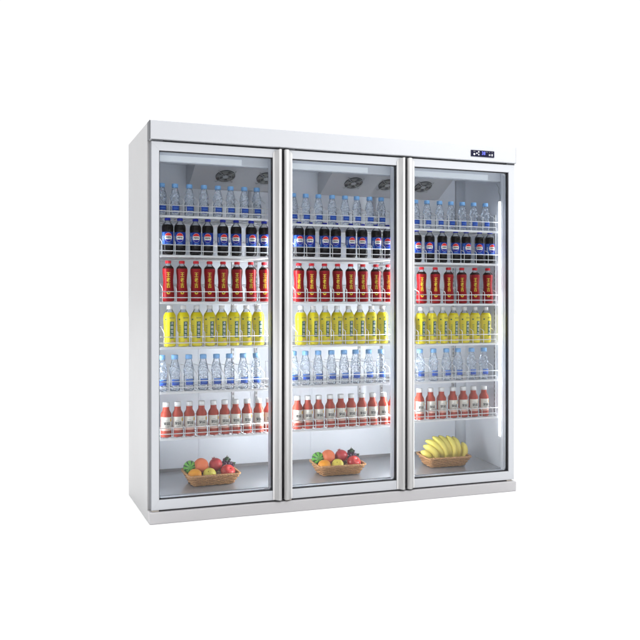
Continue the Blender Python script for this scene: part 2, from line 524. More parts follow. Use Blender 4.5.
# rounded rear corners
for xs, sx in ((XL, 1), (XR, -1)):
    pts = [(xs, YB)] + [(xs + sx * (0.05 - 0.05 * math.sin(a)), YB - 0.05 + 0.05 * math.cos(a)) for a in [math.pi / 2 * i / 6 for i in range(7)]][::-1]
    b.prism([(xs, YB - 0.0002)] + [(xs + sx * 0.05 * (1 - math.sin(math.pi / 2 * i / 6)), YB - 0.05 * (1 - math.cos(math.pi / 2 * i / 6))) for i in range(7)], 'z', 0.14, ZC - 0.001, "liner_wall", smooth=True)
# dado strip at the foot of the back wall
b.box(XL, XR, YB - 0.008, YB - 0.0002, FZ(YB) - 0.004, FZ(YB) + 0.016, "slot_dark")
b.build("liner", fridge)
b = MB("steel_floor")
b.face([(XL, 0.101, FZ(0.101)), (XR, 0.101, FZ(0.101)), (XR, YB, FZ(YB)), (XL, YB, FZ(YB))])
b.face([(XL, 0.101, 0.10), (XR, 0.101, 0.10), (XR, 0.101, FZ(0.101)), (XL, 0.101, FZ(0.101))])
b.build("inner_floor", fridge)

DOORS = [  # outer x0, x1, opening x0, x1, handle on left / right
    (0.0106, 0.6870, 0.0497, 0.6420, False, True),
    (0.7020, 1.4028, 0.7384, 1.3574, True, True),
    (1.4190, 2.1174, 1.4609, 2.0786, True, False)]
DZ = (0.0655, 1.8975); OZ = (0.1157, 1.8535)
# mullions of the carcass, pale, between the openings; sill and lintel
b = MB("liner_white"); b.box(DOORS[0][3], DOORS[1][2], 0.0705, 0.101, 0.114, 1.856, bev=0.003); b.build("mullion", fridge)
b = MB("liner_white"); b.box(DOORS[1][3], DOORS[2][2], 0.0705, 0.101, 0.114, 1.856, bev=0.003); b.build("mullion", fridge)
b = MB("liner_white"); b.box(0.0305, DOORS[0][2], 0.0705, 0.101, 0.114, 1.856, bev=0.003); b.build("jamb", fridge)
b = MB("liner_white"); b.box(DOORS[2][3], WID - 0.0305, 0.0705, 0.101, 0.114, 1.856, bev=0.003); b.build("jamb", fridge)
b = MB("liner_white"); b.box(0.0305, WID - 0.0305, 0.0708, 0.1008, 0.068, 0.1135, bev=0.002); b.build("sill", fridge)
b = MB("liner_white"); b.box(0.0305, WID - 0.0305, 0.0708, 0.1008, 1.8565, 1.909, bev=0.002); b.build("lintel", fridge)

# valances above each opening, each with a faintly emissive pale strip
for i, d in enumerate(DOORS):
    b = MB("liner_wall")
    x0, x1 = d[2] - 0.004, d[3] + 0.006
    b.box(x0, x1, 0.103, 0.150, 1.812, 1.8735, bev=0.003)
    h = b.build("inner_valance", fridge)
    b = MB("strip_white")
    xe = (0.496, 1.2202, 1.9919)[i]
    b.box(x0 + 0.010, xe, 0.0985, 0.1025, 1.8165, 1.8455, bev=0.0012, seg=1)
    b.build("pale_strip", h)


def grip_profile(x_edge, s):
    """cross-section of the handle; s = +1 when the outer edge of the door is at the right"""
    p = [(-0.0455, 0.0146), (-0.0455, 0.0115), (-0.0415, 0.0100), (-0.0385, 0.0095), (-0.0215, -0.0085), (-0.0192, -0.0115), (-0.0168, -0.0126),
         (-0.0120, -0.0114), (-0.0065, -0.0084), (-0.0025, -0.0042), (0.0, 0.0012), (0.0, 0.0146)]
    return [(x_edge + s * a, y) for a, y in p]


def make_door(i):
    ox0, ox1, gx0, gx1, hl, hr = DOORS[i]
    g = 0.00015
    b = MB("frame_white")
    zo0, zo1 = DZ; zi0, zi1 = OZ
    # four mitred stiles (front frame y .015 - .040)
    for poly, fr_ in (([(ox0, zo0 + g), (gx0, zi0 + g), (gx0, zi1 - g), (ox0, zo1 - g)], (1, 3)),
                      ([(ox1, zo0 + g), (ox1, zo1 - g), (gx1, zi1 - g), (gx1, zi0 + g)], (0, 2)),
                      ([(ox0 + g, zo1), (gx0 + g, zi1), (gx1 - g, zi1), (ox1 - g, zo1)], (1, 3)),
                      ([(ox0 + g, zo0), (ox1 - g, zo0), (gx1 - g, zi0), (gx0 + g, zi0)], (0, 2))):
        b.prism(poly, 'y', 0.015, 0.042, bev=0.0026, front=fr_)
    door = b.build("door", fridge)
    # pane, set back in the frame
    b = MB("glass_clear"); b.box(gx0 - 0.004, gx1 + 0.004, 0.0425, 0.0465, zi0 - 0.004, zi1 + 0.004); b.build("glass_pane", door)
    # black bead round the glass
    b = MB("rubber_black")
    w = 0.0035
    for x0, x1, z0, z1 in ((gx0 - 0.006, gx0 + w, zi0, zi1), (gx1 - w, gx1 + 0.006, zi0, zi1), (gx0 + w, gx1 - w, zi1 - w, zi1 + 0.004), (gx0 + w, gx1 - w, zi0 - 0.004, zi0 + w)):
        b.box(x0, x1, 0.0222, 0.0422, z0, z1)
    b.build("glazing_bead", door)
    # inner frame behind the glass with rounded lower corners
    b = MB("liner_white")
    y0, y1 = 0.047, 0.0662
    b.box(ox0 + 0.012, gx0 + 0.002, y0, y1, zo0 + 0.004, zo1 - 0.004)
    b.box(gx1 + 0.0005, ox1 - 0.012, y0, y1, zo0 + 0.004, zo1 - 0.004)
    b.box(gx0 + 0.002, gx1 + 0.0005, y0, y1, zi1 - 0.001, zo1 - 0.004)
    b.box(gx0 + 0.002, gx1 + 0.0005, y0, y1, zo0 + 0.004, zi0 + 0.001)
    rr = 0.022
    for cx, sx in ((gx0 + 0.002, 1), (gx1 + 0.0005, -1)):
        for cz, sz in ((zi0 + 0.001, 1), (zi1 - 0.001, -1)):
            pts = [(cx, cz)] + [(cx + sx * rr * (1 - math.sin(a)), cz + sz * rr * (1 - math.cos(a))) for a in [math.pi / 2 * k / 6 for k in range(7)]]
            b.prism(pts, 'y', y0 + 0.0005, y1 - 0.0005)
    b.build("inner_frame", door)
    # grey seal on the hidden back edge
    b = MB("gasket_grey")
    e = 0.0015
    for x0, x1 in ((ox0 + e, ox0 + 0.0115), (ox1 - 0.0115, ox1 - e)):
        b.box(x0, x1, 0.0425, 0.0662, zo0 + 0.003, zo1 - 0.003)
    b.build("door_gasket", door)
    # dark edge trim on the sides of the door
    for x0, x1, mt in ((ox0 - 0.0010, ox0 - 0.0001, "gasket_grey" if i == 0 else "rubber_black"), (ox1 + 0.0001, ox1 + 0.0010, "rubber_black")):
        if x1 > 2.11: continue
        b = MB(mt); b.box(x0, x1, 0.0165, 0.066, zo0 + 0.002, zo1 - 0.002); b.build("edge_trim", door)
    for on, xe, s in ((hl, ox0, -1), (hr, ox1, 1)):
        if not on: continue
        b = MB("aluminium")
        prof = grip_profile(xe, s)
        bot, top = [], []
        for (x, y) in prof:
            u = abs(x - xe) / 0.0455            # 1 at the inner lip
            dz = 0.022 * (1 - math.sqrt(max(0, 1 - u ** 2.2)))
            bot.append(b.bm.verts.new((x, y, zo0 + 0.002 + dz * 0.15))); top.append(b.bm.verts.new((x, y, zo1 - 0.002 - dz)))
        n = len(prof); fs = [b.bm.faces.new(bot), b.bm.faces.new(top[::-1])]
        for k in range(n):
            fs.append(b.bm.faces.new((bot[k], top[k], top[(k + 1) % n], bot[(k + 1) % n])))
        for k in range(3, 9): fs[2 + k].smooth = True
        bmesh.ops.recalc_face_normals(b.bm, faces=fs)
        b.build("handle", door)
    # hinges at the hinge side
    xh = ox0 + 0.004 if i == 0 else (ox1 - 0.050 if i == 2 else ox0 + 0.01)
    b = MB("hinge_metal")
    b.box(xh, xh + 0.034, 0.018, 0.060, 0.0582, 0.0650, bev=0.001, seg=1)
    b.tube([(xh + 0.010, 0.03, 0.0578), (xh + 0.010, 0.03, 0.0652)], 0.007)
    b.build("hinge", door)
    b = MB("dark_cap")
    b.box(xh, xh + 0.055, 0.020, 0.060, 1.8980, 1.9070, bev=0.001, seg=1)
    b.build("hinge", door)
    return door


for i in range(3): make_door(i)

# vertical LED tubes: the one in view on the right wall, the others unseen, added as interior fill behind mullions and left jamb
for x in (2.0785, 1.409, 0.690, 0.046):
    lm = "led_white" if x > 2 else ("hidden_fill_soft" if x < 0.1 else "hidden_fill_bright")
    za, zb = (0.308, 1.692) if x > 2 else (0.160, 1.45)
    b = MB(lm, "cap_white")
    b.tube([(x, 0.1085, za), (x, 0.1085, zb)], 0.0062, 10, lm)
    b.tube([(x, 0.1085, za - 0.012), (x, 0.1085, za - 0.0002)], 0.0066, 10, "cap_white")
    b.tube([(x, 0.1085, zb + 0.0002), (x, 0.1085, zb + 0.013)], 0.0066, 10, "cap_white")
    b.build("lamp_and_fill_tube", fridge)
b = MB("wire_grey")
b.tube([(2.080, 0.108, 1.705), (2.082, 0.112, 1.730), (2.076, 0.12, 1.752), (2.078, 0.118, 1.775), (2.070, 0.13, 1.80)], 0.0016, 6)
b.build("lamp_cable", fridge)

# evaporator covers with fans
YT, ZT, YBt, ZBt = 0.31, 1.850, 0.490, 1.755
nrm = Vector((0, -(ZT - ZBt), -(YBt - YT))).normalized()        # faces forward and down
alo = Vector((0, YBt - YT, ZBt - ZT)).normalized()
for x0, x1, fans in ((0.30, 0.815, (0.487, 0.724)), (1.097, 1.89, (1.262, 1.482, 1.722))):
    b = MB("evap_grey")
    b.prism([(YT, ZT), (YT, ZC - 0.0005), (YB - 0.0005, ZC - 0.0005), (YB - 0.0005, ZBt - 0.012), (YBt + 0.02, ZBt - 0.012), (YBt, ZBt)], 'x', x0, x1, bev=0.0015)
    cov = b.build("evaporator_cover", fridge)
    for fx in fans:
        c = Vector((fx, (YT + YBt) / 2, (ZT + ZBt) / 2)) + nrm * 0.0012
        ex = Vector((1, 0, 0))
        P = lambda u, v, w=0.0: c + ex * u + alo * v + nrm * w
        b = MB("fan_dark", "fan_blade", "wire_grey")
        rf = 0.056
        b.face([P(rf * math.cos(t), rf * math.sin(t), 0.0004) for t in [2 * math.pi * k / 32 for k in range(32)]], "fan_dark")
        for k in range(5):
            a0 = 2 * math.pi * k / 5 + 0.3
            pts = [P(0.014 * math.cos(a0), 0.014 * math.sin(a0), 0.0018)]
            pts += [P(0.050 * math.cos(a0 + t), 0.050 * math.sin(a0 + t), 0.0018 + 0.004 * t) for t in (0.0, 0.2, 0.4, 0.6, 0.8)]
            pts += [P(0.014 * math.cos(a0 + 0.7), 0.014 * math.sin(a0 + 0.7), 0.0018)]
            b.face(pts, "fan_blade")
        b.face([P(0.016 * math.cos(t), 0.016 * math.sin(t), 0.006) for t in [2 * math.pi * k / 20 for k in range(20)]], "slot_steel")
        for rr in (0.034, 0.055):
            b.tube([P(rr * math.cos(t), rr * math.sin(t), 0.008) for t in [2 * math.pi * k / 28 for k in range(28)]], 0.0008, 5, "wire_grey", closed=True)
        for k in range(4):
            a0 = math.pi / 4 + math.pi / 2 * k
            b.tube([P(0.012 * math.cos(a0), 0.012 * math.sin(a0), 0.0085), P(0.066 * math.cos(a0), 0.066 * math.sin(a0), 0.0085), P(0.070 * math.cos(a0), 0.070 * math.sin(a0), 0.0002)], 0.0016, 5, "wire_grey")
        b.build("fan", cov)

# slotted shelf standards on the back wall and the right wall
for x in (0.10, 0.572, 0.711, 1.3675, 1.515, 2.018):
    b = MB("slot_steel", "slot_dark")
    b.box(x - 0.0085, x + 0.0085, YB - 0.010, YB - 0.0002, 0.415, 1.70, "slot_steel", bev=0.001, seg=1)
    for k in range(49):
        z = 0.435 + k * 0.0255
        b.box(x - 0.0045, x + 0.0045, YB - 0.0106, YB - 0.0098, z, z + 0.014, "slot_dark")
    b.build("shelf_standard", fridge)
b = MB("slot_steel", "slot_dark")
b.box(XR - 0.006, XR - 0.0002, 0.159, 0.173, 0.415, 1.62, "slot_steel", bev=0.001, seg=1)
for k in range(46):
    z = 0.435 + k * 0.0255
    b.box(XR - 0.0066, XR - 0.0058, 0.162, 0.170, z, z + 0.014, "slot_dark")
b.build("shelf_standard", fridge)
for x in (0.672, 1.465):
    b = MB("liner_white"); b.tube([(x, YB - 0.012, 1.60), (x, YB - 0.012, 1.742)], 0.009, 12); b.build("drain_pipe", fridge)

# ------------------------------------------------------------------ stock positions (x along each shelf)
YROW = 0.150
ROWS = {
    'water_top': [(.087, .155, .230, .307, .381, .450, .525, .594), (.800, .872, .946, 1.027, 1.104, 1.175, 1.253, 1.325), (1.542, 1.616, 1.698, 1.773, 1.849, 1.925, 2.005)],
    'cola': [(.117, .181, .262, .327, .408, .480, .563, .635), (.831, .897, .981, 1.049, 1.138, 1.209, 1.295, 1.366), (1.549, 1.633, 1.716, 1.804, 1.875, 1.966, 2.036)],
    'tea': [(.120, .191, .265, .337, .409, .485, .561, .636), (.833, .906, .982, 1.060, 1.138, 1.212, 1.292, 1.368), (1.581, 1.670, 1.757, 1.845, 1.933, 2.021)],
    'pear': [(.128, .198, .268, .337, .402, .468, .536, .602), (.845, .915, .986, 1.056, 1.126, 1.193, 1.264, 1.332), (1.503, 1.576, 1.646, 1.718, 1.790, 1.863, 1.933, 2.007)],
    'water_low': [(.087, .154, .227, .303, .374, .443, .518, .590), (.802, .870, .945, 1.023, 1.098, 1.168, 1.248, 1.324), (1.571, 1.658, 1.743, 1.820, 1.911, 1.994)],
    'juice': [(.109, .169, .230, .294, .358, .418, .477, .540, .604, .663), (.825, .884, .948, 1.015, 1.079, 1.141, 1.206, 1.271, 1.338, 1.398), (1.567, 1.639, 1.710, 1.785, 1.854, 1.923, 1.995)]}
ORDER = ['water_top', 'cola', 'tea', 'pear', 'water_low', 'juice']
ZS = [(1.5375, 1.3355, 1.096, .864, .636, .400), (1.518, 1.339, 1.095, .8605, .642, .4045), (1.5135, 1.321, 1.0845, .853, .6385, .419)]
SPAN = [(0.047, 0.699), (0.717, 1.431), (1.447, 2.069)]


def make_shelf(d, k):
    x0, x1 = SPAN[d]; z = ZS[d][k]; y0, y1 = 0.112, YB - 0.014
    b = MB("wire_white")
    b.box(x0, x1, y0 - 0.004, y0 + 0.004, z - 0.006, z + 0.0055, bev=0.0022)          # front bar
    b.box(x0, x1, y1 - 0.004, y1 + 0.004, z - 0.005, z + 0.003, bev=0.0015, seg=1)
    for xx in (x0 + 0.004, x1 - 0.004):
        b.box(xx - 0.004, xx + 0.004, y0 + 0.0042, y1 - 0.0042, z - 0.006, z + 0.003, bev=0.0015, seg=1)
    n = int((x1 - x0 - 0.03) / 0.024)
    for i in range(n + 1):
        xx = x0 + 0.015 + (x1 - x0 - 0.03) * i / n
        b.tube([(xx, y0 + 0.003, z + 0.0034), (xx, y1, z + 0.0034)], 0.0022, 6)
    for yy in (0.20, 0.32, 0.44):
        b.tube([(x0 + 0.004, yy, z - 0.0012), (x1 - 0.004, yy, z - 0.0012)], 0.0024, 6)
    sh = b.build("shelf", fridge)
    # guard: a low U-shaped rail and a higher straight rail
    b = MB("wire_white")
    yg = y0 - 0.001
    zl, zh = z + 0.026, z + 0.057
    xa, xb = x0 + 0.012, x1 - 0.010
    r = 0.010
    pts = [(xa, yg, z + 0.004), (xa, yg, zl - r)] + [(xa + r * (1 - math.cos(a)), yg, zl - r + r * math.sin(a)) for a in (0.5, 1.05)] + [(xa + r, yg, zl)]
    pts += [(xb - r, yg, zl)] + [(xb - r * (1 - math.cos(a)), yg, zl - r + r * math.sin(a)) for a in (1.05, 0.5)] + [(xb, yg, zl - r), (xb, yg, z + 0.004)]
    b.tube(pts, 0.0025, 8)
    b.tube([(x0 + 0.001, yg, zh), (x1 - 0.001, yg, zh)], 0.0022, 8)
    b.build("guard_rail", sh)
    # lane dividers between the bottles: up, slanting back, then level
    xs = list(ROWS[ORDER[k]][d])
    mids = [(a + c) / 2 for a, c in zip(xs, xs[1:])]
    if xs[0] - 0.036 > x0 + 0.004: mids.insert(0, xs[0] - 0.036)
    if xs[-1] + 0.036 < x1 - 0.002: mids.append(xs[-1] + 0.036)
    h1 = {0: 0.086, 1: 0.072, 2: 0.074, 3: 0.080, 4: 0.086, 5: 0.052}[k]
    proto = None
    for xm in mids:
        if proto is None:
            b = MB("wire_white")
            b.tube([(0, 0, 0.003), (0, 0, h1 - 0.006), (0, 0.004, h1), (0, 0.082, h1 + 0.026), (0, 0.09, h1 + 0.028), (0, y1 - yg - 0.004, h1 + 0.028), (0, y1 - yg, h1 + 0.022), (0, y1 - yg, 0.003)], 0.0019, 6)
            o = proto = b.build("divider", sh)
        else:
            o = proto.copy(); COL.objects.link(o); o.parent = sh
        o.location = (xm, yg + 0.0004, z)


for d in range(3):
    for k in range(6): make_shelf(d, k)


# ------------------------------------------------------------------ drink bottles
def cap(name_mat, r, z0, h, root, ring=True):
    b = MB(name_mat)
    n = 36
    prof = [(r * 0.98, z0), (r, z0 + h * 0.08), (r, z0 + h * 0.80), (r * 0.93, z0 + h * 0.95), (r * 0.80, z0 + h)]
    rings = []
    for j, (rr, z) in enumerate(prof):
        rings.append([b.bm.verts.new(((rr * (1 - (0.035 if (k % 2 and j < 3) else 0))) * math.cos(2 * math.pi * k / n), (rr * (1 - (0.035 if (k % 2 and j < 3) else 0))) * math.sin(2 * math.pi * k / n), z)) for k in range(n)])
    for j in range(len(prof) - 1):
        for k in range(n):
            b.bm.faces.new((rings[j][k], rings[j][(k + 1) % n], rings[j + 1][(k + 1) % n], rings[j + 1][k]))
    b.bm.faces.new(rings[0][::-1]); b.bm.faces.new(rings[-1])
    if ring:
        rr = r * 1.03
        p2 = [(rr * 0.9, z0 - h * 0.26), (rr, z0 - h * 0.24), (rr, z0 - h * 0.07), (rr * 0.9, z0 - h * 0.05)]
        b.lathe(p2, 24, None, False, False)
    return b.build("cap", root)


def rad_fn(prof):
    def f(z):
        for (r0, z0), (r1, z1) in zip(prof, prof[1:]):
            if z0 <= z <= z1 and z1 > z0: return r0 + (r1 - r0) * (z - z0) / (z1 - z0)
        return prof[-1][0]
    return f


def make_water(H, r):
    root = empty("water_bottle")
    h = H / 0.166
    s = r / 0.0235
    Z = lambda z: z * h
    prof = [(.017 * s, 0), (.0215 * s, Z(.002)), (.0232 * s, Z(.008)), (.0225 * s, Z(.014)), (.0232 * s, Z(.018)), (.0228 * s, Z(.024)), (.0228 * s, Z(.056)), (.0232 * s, Z(.060)),
            (.0228 * s, Z(.065)), (.0208 * s, Z(.069)), (.0216 * s, Z(.073)), (.0208 * s, Z(.077)), (.0232 * s, Z(.083)), (.0235 * s, Z(.090)), (.0222 * s, Z(.102)),
            (.0193 * s, Z(.116)), (.0160 * s, Z(.130)), (.0131 * s, Z(.141)), (.0122 * s, Z(.150))]
    b = MB("pet_water"); b.lathe(prof, 48)
    for v in b.bm.verts:               # twisted flutes moulded into the belly and shallow panels below
        z = v.co.z / h
        am = 0.035 if 0.080 < z < 0.120 else (0.015 if 0.020 < z < 0.058 else 0.0)
        q = 1 + am * math.cos(8 * math.atan2(v.co.y, v.co.x) + z * 60)
        v.co.x *= q; v.co.y *= q
    b.build("body", root)
    cap("cap_lightblue", .0150 * s, Z(.1495), H - Z(.1495), root)
    b = MB("label_blue", "label_paleblue", "label_navy")
    rl = .0232 * s + 0.0005
    b.arc(rl, -0.0178 * s, 0.0178 * s, Z(.027), Z(.049), 14, "label_blue")
    b.arc(rl, -0.0178 * s, 0.0178 * s, Z(.0492), Z(.054), 14, "label_paleblue")
    b.arc(rl + 0.0003, -0.012 * s, 0.014 * s, Z(.036), Z(.040), 8, "label_paleblue")
    b.build("label", root)
    b = MB("label_navy"); b.arc(.0233 * s + 0.0004, -0.015 * s, 0.012 * s, Z(.0155), Z(.0185), 10, "label_navy"); b.build("date_band", root)
    return root


def make_cola():
    root = empty("cola_bottle")
    prof = [(.020, 0), (.0255, .002), (.0290, .009), (.0296, .018), (.0280, .028), (.0288, .036), (.0288, .120), (.0298, .126), (.0297, .140), (.0288, .149), (.0262, .1555), (.0190, .1645), (.0142, .1705), (.0124, .180)]
    mats = ["cola_liquid"] * 10 + ["pet_clear"] * 3
    b = MB("cola_liquid", "pet_clear"); b.lathe(prof, 28, mats); b.build("body", root)
    cap("cap_darkblue", .0150, .1775, .0130, root, False)
    b = MB("cola_blue", "cola_lightblue", "logo_red", "logo_white", "logo_navy", "ink_black")
    rl = .0293; circ = 2 * math.pi * rl
    b.arc(rl, -circ / 2, circ / 2, .051, .1175, 40, "cola_blue")
    b.arc(rl + .0003, -0.040, -0.021, .053, .1155, 8, "cola_lightblue")
    b.arc(rl + .0003, -0.012, 0.014, .053, .0625, 8, "cola_lightblue")
    zc = .0895; a = .0205; hh = .0235
    r1 = rl + .0006
    b.ellipse_arc(r1, 0, zc, a, hh, "logo_white", 16)
    b.ellipse_arc(r1 + .0003, 0, zc, a * .96, hh * .96, "logo_red", 14, z0=zc + .0085)
    b.ellipse_arc(r1 + .0003, 0, zc, a * .96, hh * .96, "logo_navy", 14, z1=zc - .0105)
    rt = r1 + .0006
    b.text("PEPSI", .0105, lambda x, y: (rt * math.sin(x / rt), -rt * math.cos(x / rt), zc - .0008 + y), "ink_black", squash=1.12, bold=.0004)
    b.text("PEPSI", .0100, lambda x, y: ((rl + .0006) * math.sin((-.0305 - y) / rl), -(rl + .0006) * math.cos((-.0305 - y) / rl), .084 + x), "logo_white", squash=1.2, bold=.0003)
    b.build("label", root)
    return root


def make_tea():
    root = empty("herbal_tea_bottle")
    prof = [(.022, 0), (.0285, .002), (.0312, .008), (.0315, .030), (.0305, .052), (.0278, .075), (.0258, .095), (.0256, .110), (.0270, .130), (.0290, .148), (.0296, .160), (.0289, .1695), (.0265, .1765), (.0205, .1825), (.0150, .188), (.0128, .192), (.0126, .197)]
    mats = ["sleeve_red"] * 11 + ["tea_dark"] * 2 + ["pet_clear"] * 3
    b = MB("sleeve_red", "tea_dark", "pet_clear"); b.lathe(prof, 30, mats); b.build("body", root)
    cap("cap_red", .0150, .1960, .0145, root, False)
    b = MB("ink_yellow", "sleeve_red")
    f = rad_fn(prof)
    rr = .0262

    def on(zc, sc=0.0, lift=.0007):
        def g(x, y):
            R_ = f(zc + y) + lift
            return (R_ * math.sin((x + sc) / rr), -R_ * math.cos((x + sc) / rr), zc + y)
        return g
    for ch, zc in (("王", .1365), ("老", .1090), ("吉", .0815)):
        for q in (-1, 1): b.text(ch, .0270, on(zc, .0004 * q, .0007 + .00015 * q), "ink_yellow", squash=0.74)
    R_ = lambda z: f(z) + .0007
    b.ellipse_arc(R_(.046), 0, .046, .0095, .0085, "ink_yellow", 10)
    b.ellipse_arc(R_(.046) + .0005, 0, .046, .0048, .0030, "sleeve_red", 6)
    b.build("lettering", root)
    return root


def make_pear():
    root = empty("pear_drink_bottle")
    prof = [(.022, 0), (.0285, .002), (.0316, .008), (.0318, .020), (.0306, .040), (.0304, .085), (.0311, .110), (.0321, .130), (.0325, .145), (.0316, .157), (.0275, .168), (.0225, .1765), (.0170, .184), (.0140, .190), (.0130, .197)]
    mats = ["sleeve_yellow"] * 11 + ["pet_clear"] * 3
    b = MB("sleeve_yellow", "pet_clear"); b.lathe(prof, 30, mats); b.build("body", root)
    cap("cap_white", .0152, .1962, .0158, root)
    f = rad_fn(prof); rr = .0300
    b = MB("label_green", "logo_white", "ink_green", "pear_peach")
    sc = 0.004
    b.arc(lambda z: f(z) + .0006, sc - .0102, sc + .0102, .043, .130, 8, "label_green", nz=6)

    def on(zc, s0, lift=.0011):
        def g(x, y):
            R_ = f(min(max(zc + y, .001), .19)) + lift
            return (R_ * math.sin((x + s0) / rr), -R_ * math.cos((x + s0) / rr), zc + y)
        return g
    for ch, zc in (("冰", .1195), ("糖", .0985), ("雪", .0775), ("梨", .0560)):
        b.text(ch, .0178, on(zc, sc, .0011), "logo_white", squash=0.80)
    b.text("康师傅", .0085, on(.1475, sc), "ink_green")
    b.ellipse_arc(f(.026) + .0006, sc + .002, .027, .0085, .0065, "pear_peach", 8)
    b.ellipse_arc(f(.138) + .0006, -.030, .140, .0055, .0045, "ink_green", 6)
    for k in range(5): b.arc(f(.1) + .0006, -.027 - .006, -.027 + .006, .070 + k * .009, .0725 + k * .009, 4, "ink_green")
    b.build("label", root)
    return root


def make_juice():
    root = empty("juice_bottle")
    prof = [(.021, 0), (.0262, .002), (.0280, .007), (.0281, .030), (.0276, .034), (.0276, .106), (.0281, .110), (.0278, .115), (.0262, .122), (.0228, .129), (.0186, .1355), (.0167, .142), (.0162, .150), (.0162, .158), (.0150, .160)]
    b = MB("juice_red"); b.lathe(prof, 30); b.build("body", root)
    cap("cap_white", .0176, .1605, .0185, root)
    b = MB("juice_label", "ink_black", "ink_grey", "label_pink", "label_orange")
    rl = .0281
    b.arc(rl, -.033, .033, .036, .1045, 24, "juice_label")
    r2 = rl + .0004
    b.arc(r2, -.026, .016, .037, .052, 12, "label_pink")
    b.arc(r2, .018, .026, .037, .052, 4, "label_pink")
    b.ellipse_arc(r2 + .0002, .0275, .090, .0075, .0095, "label_orange", 8)
    rt = rl + .0008
    on = lambda sc, zc, lf: (lambda x, y: ((rt + lf) * math.sin((x + sc) / rt), -(rt + lf) * math.cos((x + sc) / rt), zc + y))
    for q in (-1, 0, 1): b.text("果园", .0185, on(.0006 * q, .0705, .00015 * q), "ink_black", squash=0.95)
    for zz, w, sh in ((.0575, .013, .001), (.0545, .010, .001), (.086, .008, -.002)):
        b.arc(rt, sh - w, sh + w, zz, zz + .0016, 8, "ink_grey")
    b.build("label", root)
    return root


protos = {'water_top': make_water(.166, .0252), 'cola': make_cola(), 'tea': make_tea(), 'pear': make_pear(), 'water_low': make_water(.186, .0275), 'juice': make_juice()}
TEXTS = {
    'water_top': ("clear water bottle with light blue cap", "top shelf", "water bottles on the top shelves", 0),
    'cola': ("dark cola bottle with blue label", "second shelf", "cola bottles on the second shelves", 0),
    'tea': ("red herbal tea bottle", "third shelf", "red tea bottles on the third shelves", 0),
    'pear': ("yellow pear drink bottle with white cap", "fourth shelf", "yellow pear drink bottles on the fourth shelves", 0),
    'water_low': ("clear water bottle with light blue cap", "fifth shelf", "water bottles on the fifth shelves", 0),
    'juice': ("red juice bottle with white label", "lowest shelf", "red juice bottles on the lowest shelves", 0)}
ORD = ["first", "second", "third", "fourth", "fifth", "sixth", "seventh", "eighth", "ninth", "tenth"]
DOORN = ["left door", "middle door", "right door"]
for k, key_ in enumerate(ORDER):
    desc, shelf, grp, _ = TEXTS[key_]
    first = True
    for d in range(3):
        for i, x in enumerate(ROWS[key_][d]):
            o = protos[key_] if first else copy_tree(protos[key_]); first = False
            o.location = (x, YROW, ZS[d][k] + 0.0060)
            face = math.atan2(x + 0.71, 4.37)
            rz = {'water_top': 0.02, 'water_low': 0.02, 'cola': (-0.02 if i % 2 == 0 else -face + 0.02), 'tea': -face * 0.75, 'pear': 0.06, 'juice': -0.10}[key_]
            o.rotation_euler = (0, 0, rz + random.uniform(-0.05, 0.05))
            place = ORD[i] if i < len(ROWS[key_][d]) - 1 else "last"
            tag(o, f"{desc}, {place} from left on {shelf}, {DOORN[d]}" if place != "last" else f"{desc}, rightmost on {shelf}, {DOORN[d]}", "bottle", grp)


# ------------------------------------------------------------------ fruit baskets
def rrect(w, dpt, r, n=120):
    """points of a rounded rectangle, evenly spaced"""
    segs = []
    L = 2 * (w - 2 * r) + 2 * (dpt - 2 * r) + 2 * math.pi * r
    out = []
    for i in range(n):
        s = L * i / n
        hw, hd = w / 2, dpt / 2
        for kind, length in (('b', w - 2 * r), ('c0', math.pi * r / 2), ('r', dpt - 2 * r), ('c1', math.pi * r / 2), ('t', w - 2 * r), ('c2', math.pi * r / 2), ('l', dpt - 2 * r), ('c3', math.pi * r / 2)):
            if s <= length or kind == 'c3': break
            s -= length
        a = s / r
        if kind == 'b': p = (-hw + r + s, -hd)
        elif kind == 'c0': p = (hw - r + r * math.sin(a), -hd + r - r * math.cos(a))
        elif kind == 'r': p = (hw, -hd + r + s)
        elif kind == 'c1': p = (hw - r + r * math.cos(a), hd - r + r * math.sin(a))
        elif kind == 't': p = (hw - r - s, hd)
        elif kind == 'c2': p = (-hw + r - r * math.sin(a), hd - r + r * math.cos(a))
        elif kind == 'l': p = (-hw, hd - r - s)
        else: p = (-hw + r - r * math.cos(a), -hd + r - r * math.sin(a))
        out.append(p)
    return out


BW0, BD0, BW1, BD1, BH = 0.218, 0.115, 0.276, 0.176, 0.063


def basket_ring(t, n, off=None):
    w = BW0 + (BW1 - BW0) * t; dd = BD0 + (BD1 - BD0) * t
    pts = rrect(w, dd, 0.012 + 0.006 * t, n)
    z = 0.004 + (BH - 0.008) * t
    res = []
    for i, (x, y) in enumerate(pts):
        o = off(i) if off else 0
        l = math.hypot(x / w, y / dd) + 1e-6
        nx, ny = pts[(i + 1) % n][1] - pts[i - 1][1], -(pts[(i + 1) % n][0] - pts[i - 1][0])
        q = math.hypot(nx, ny) + 1e-9
        res.append((x + nx / q * o, y + ny / q * o, z))
    return res


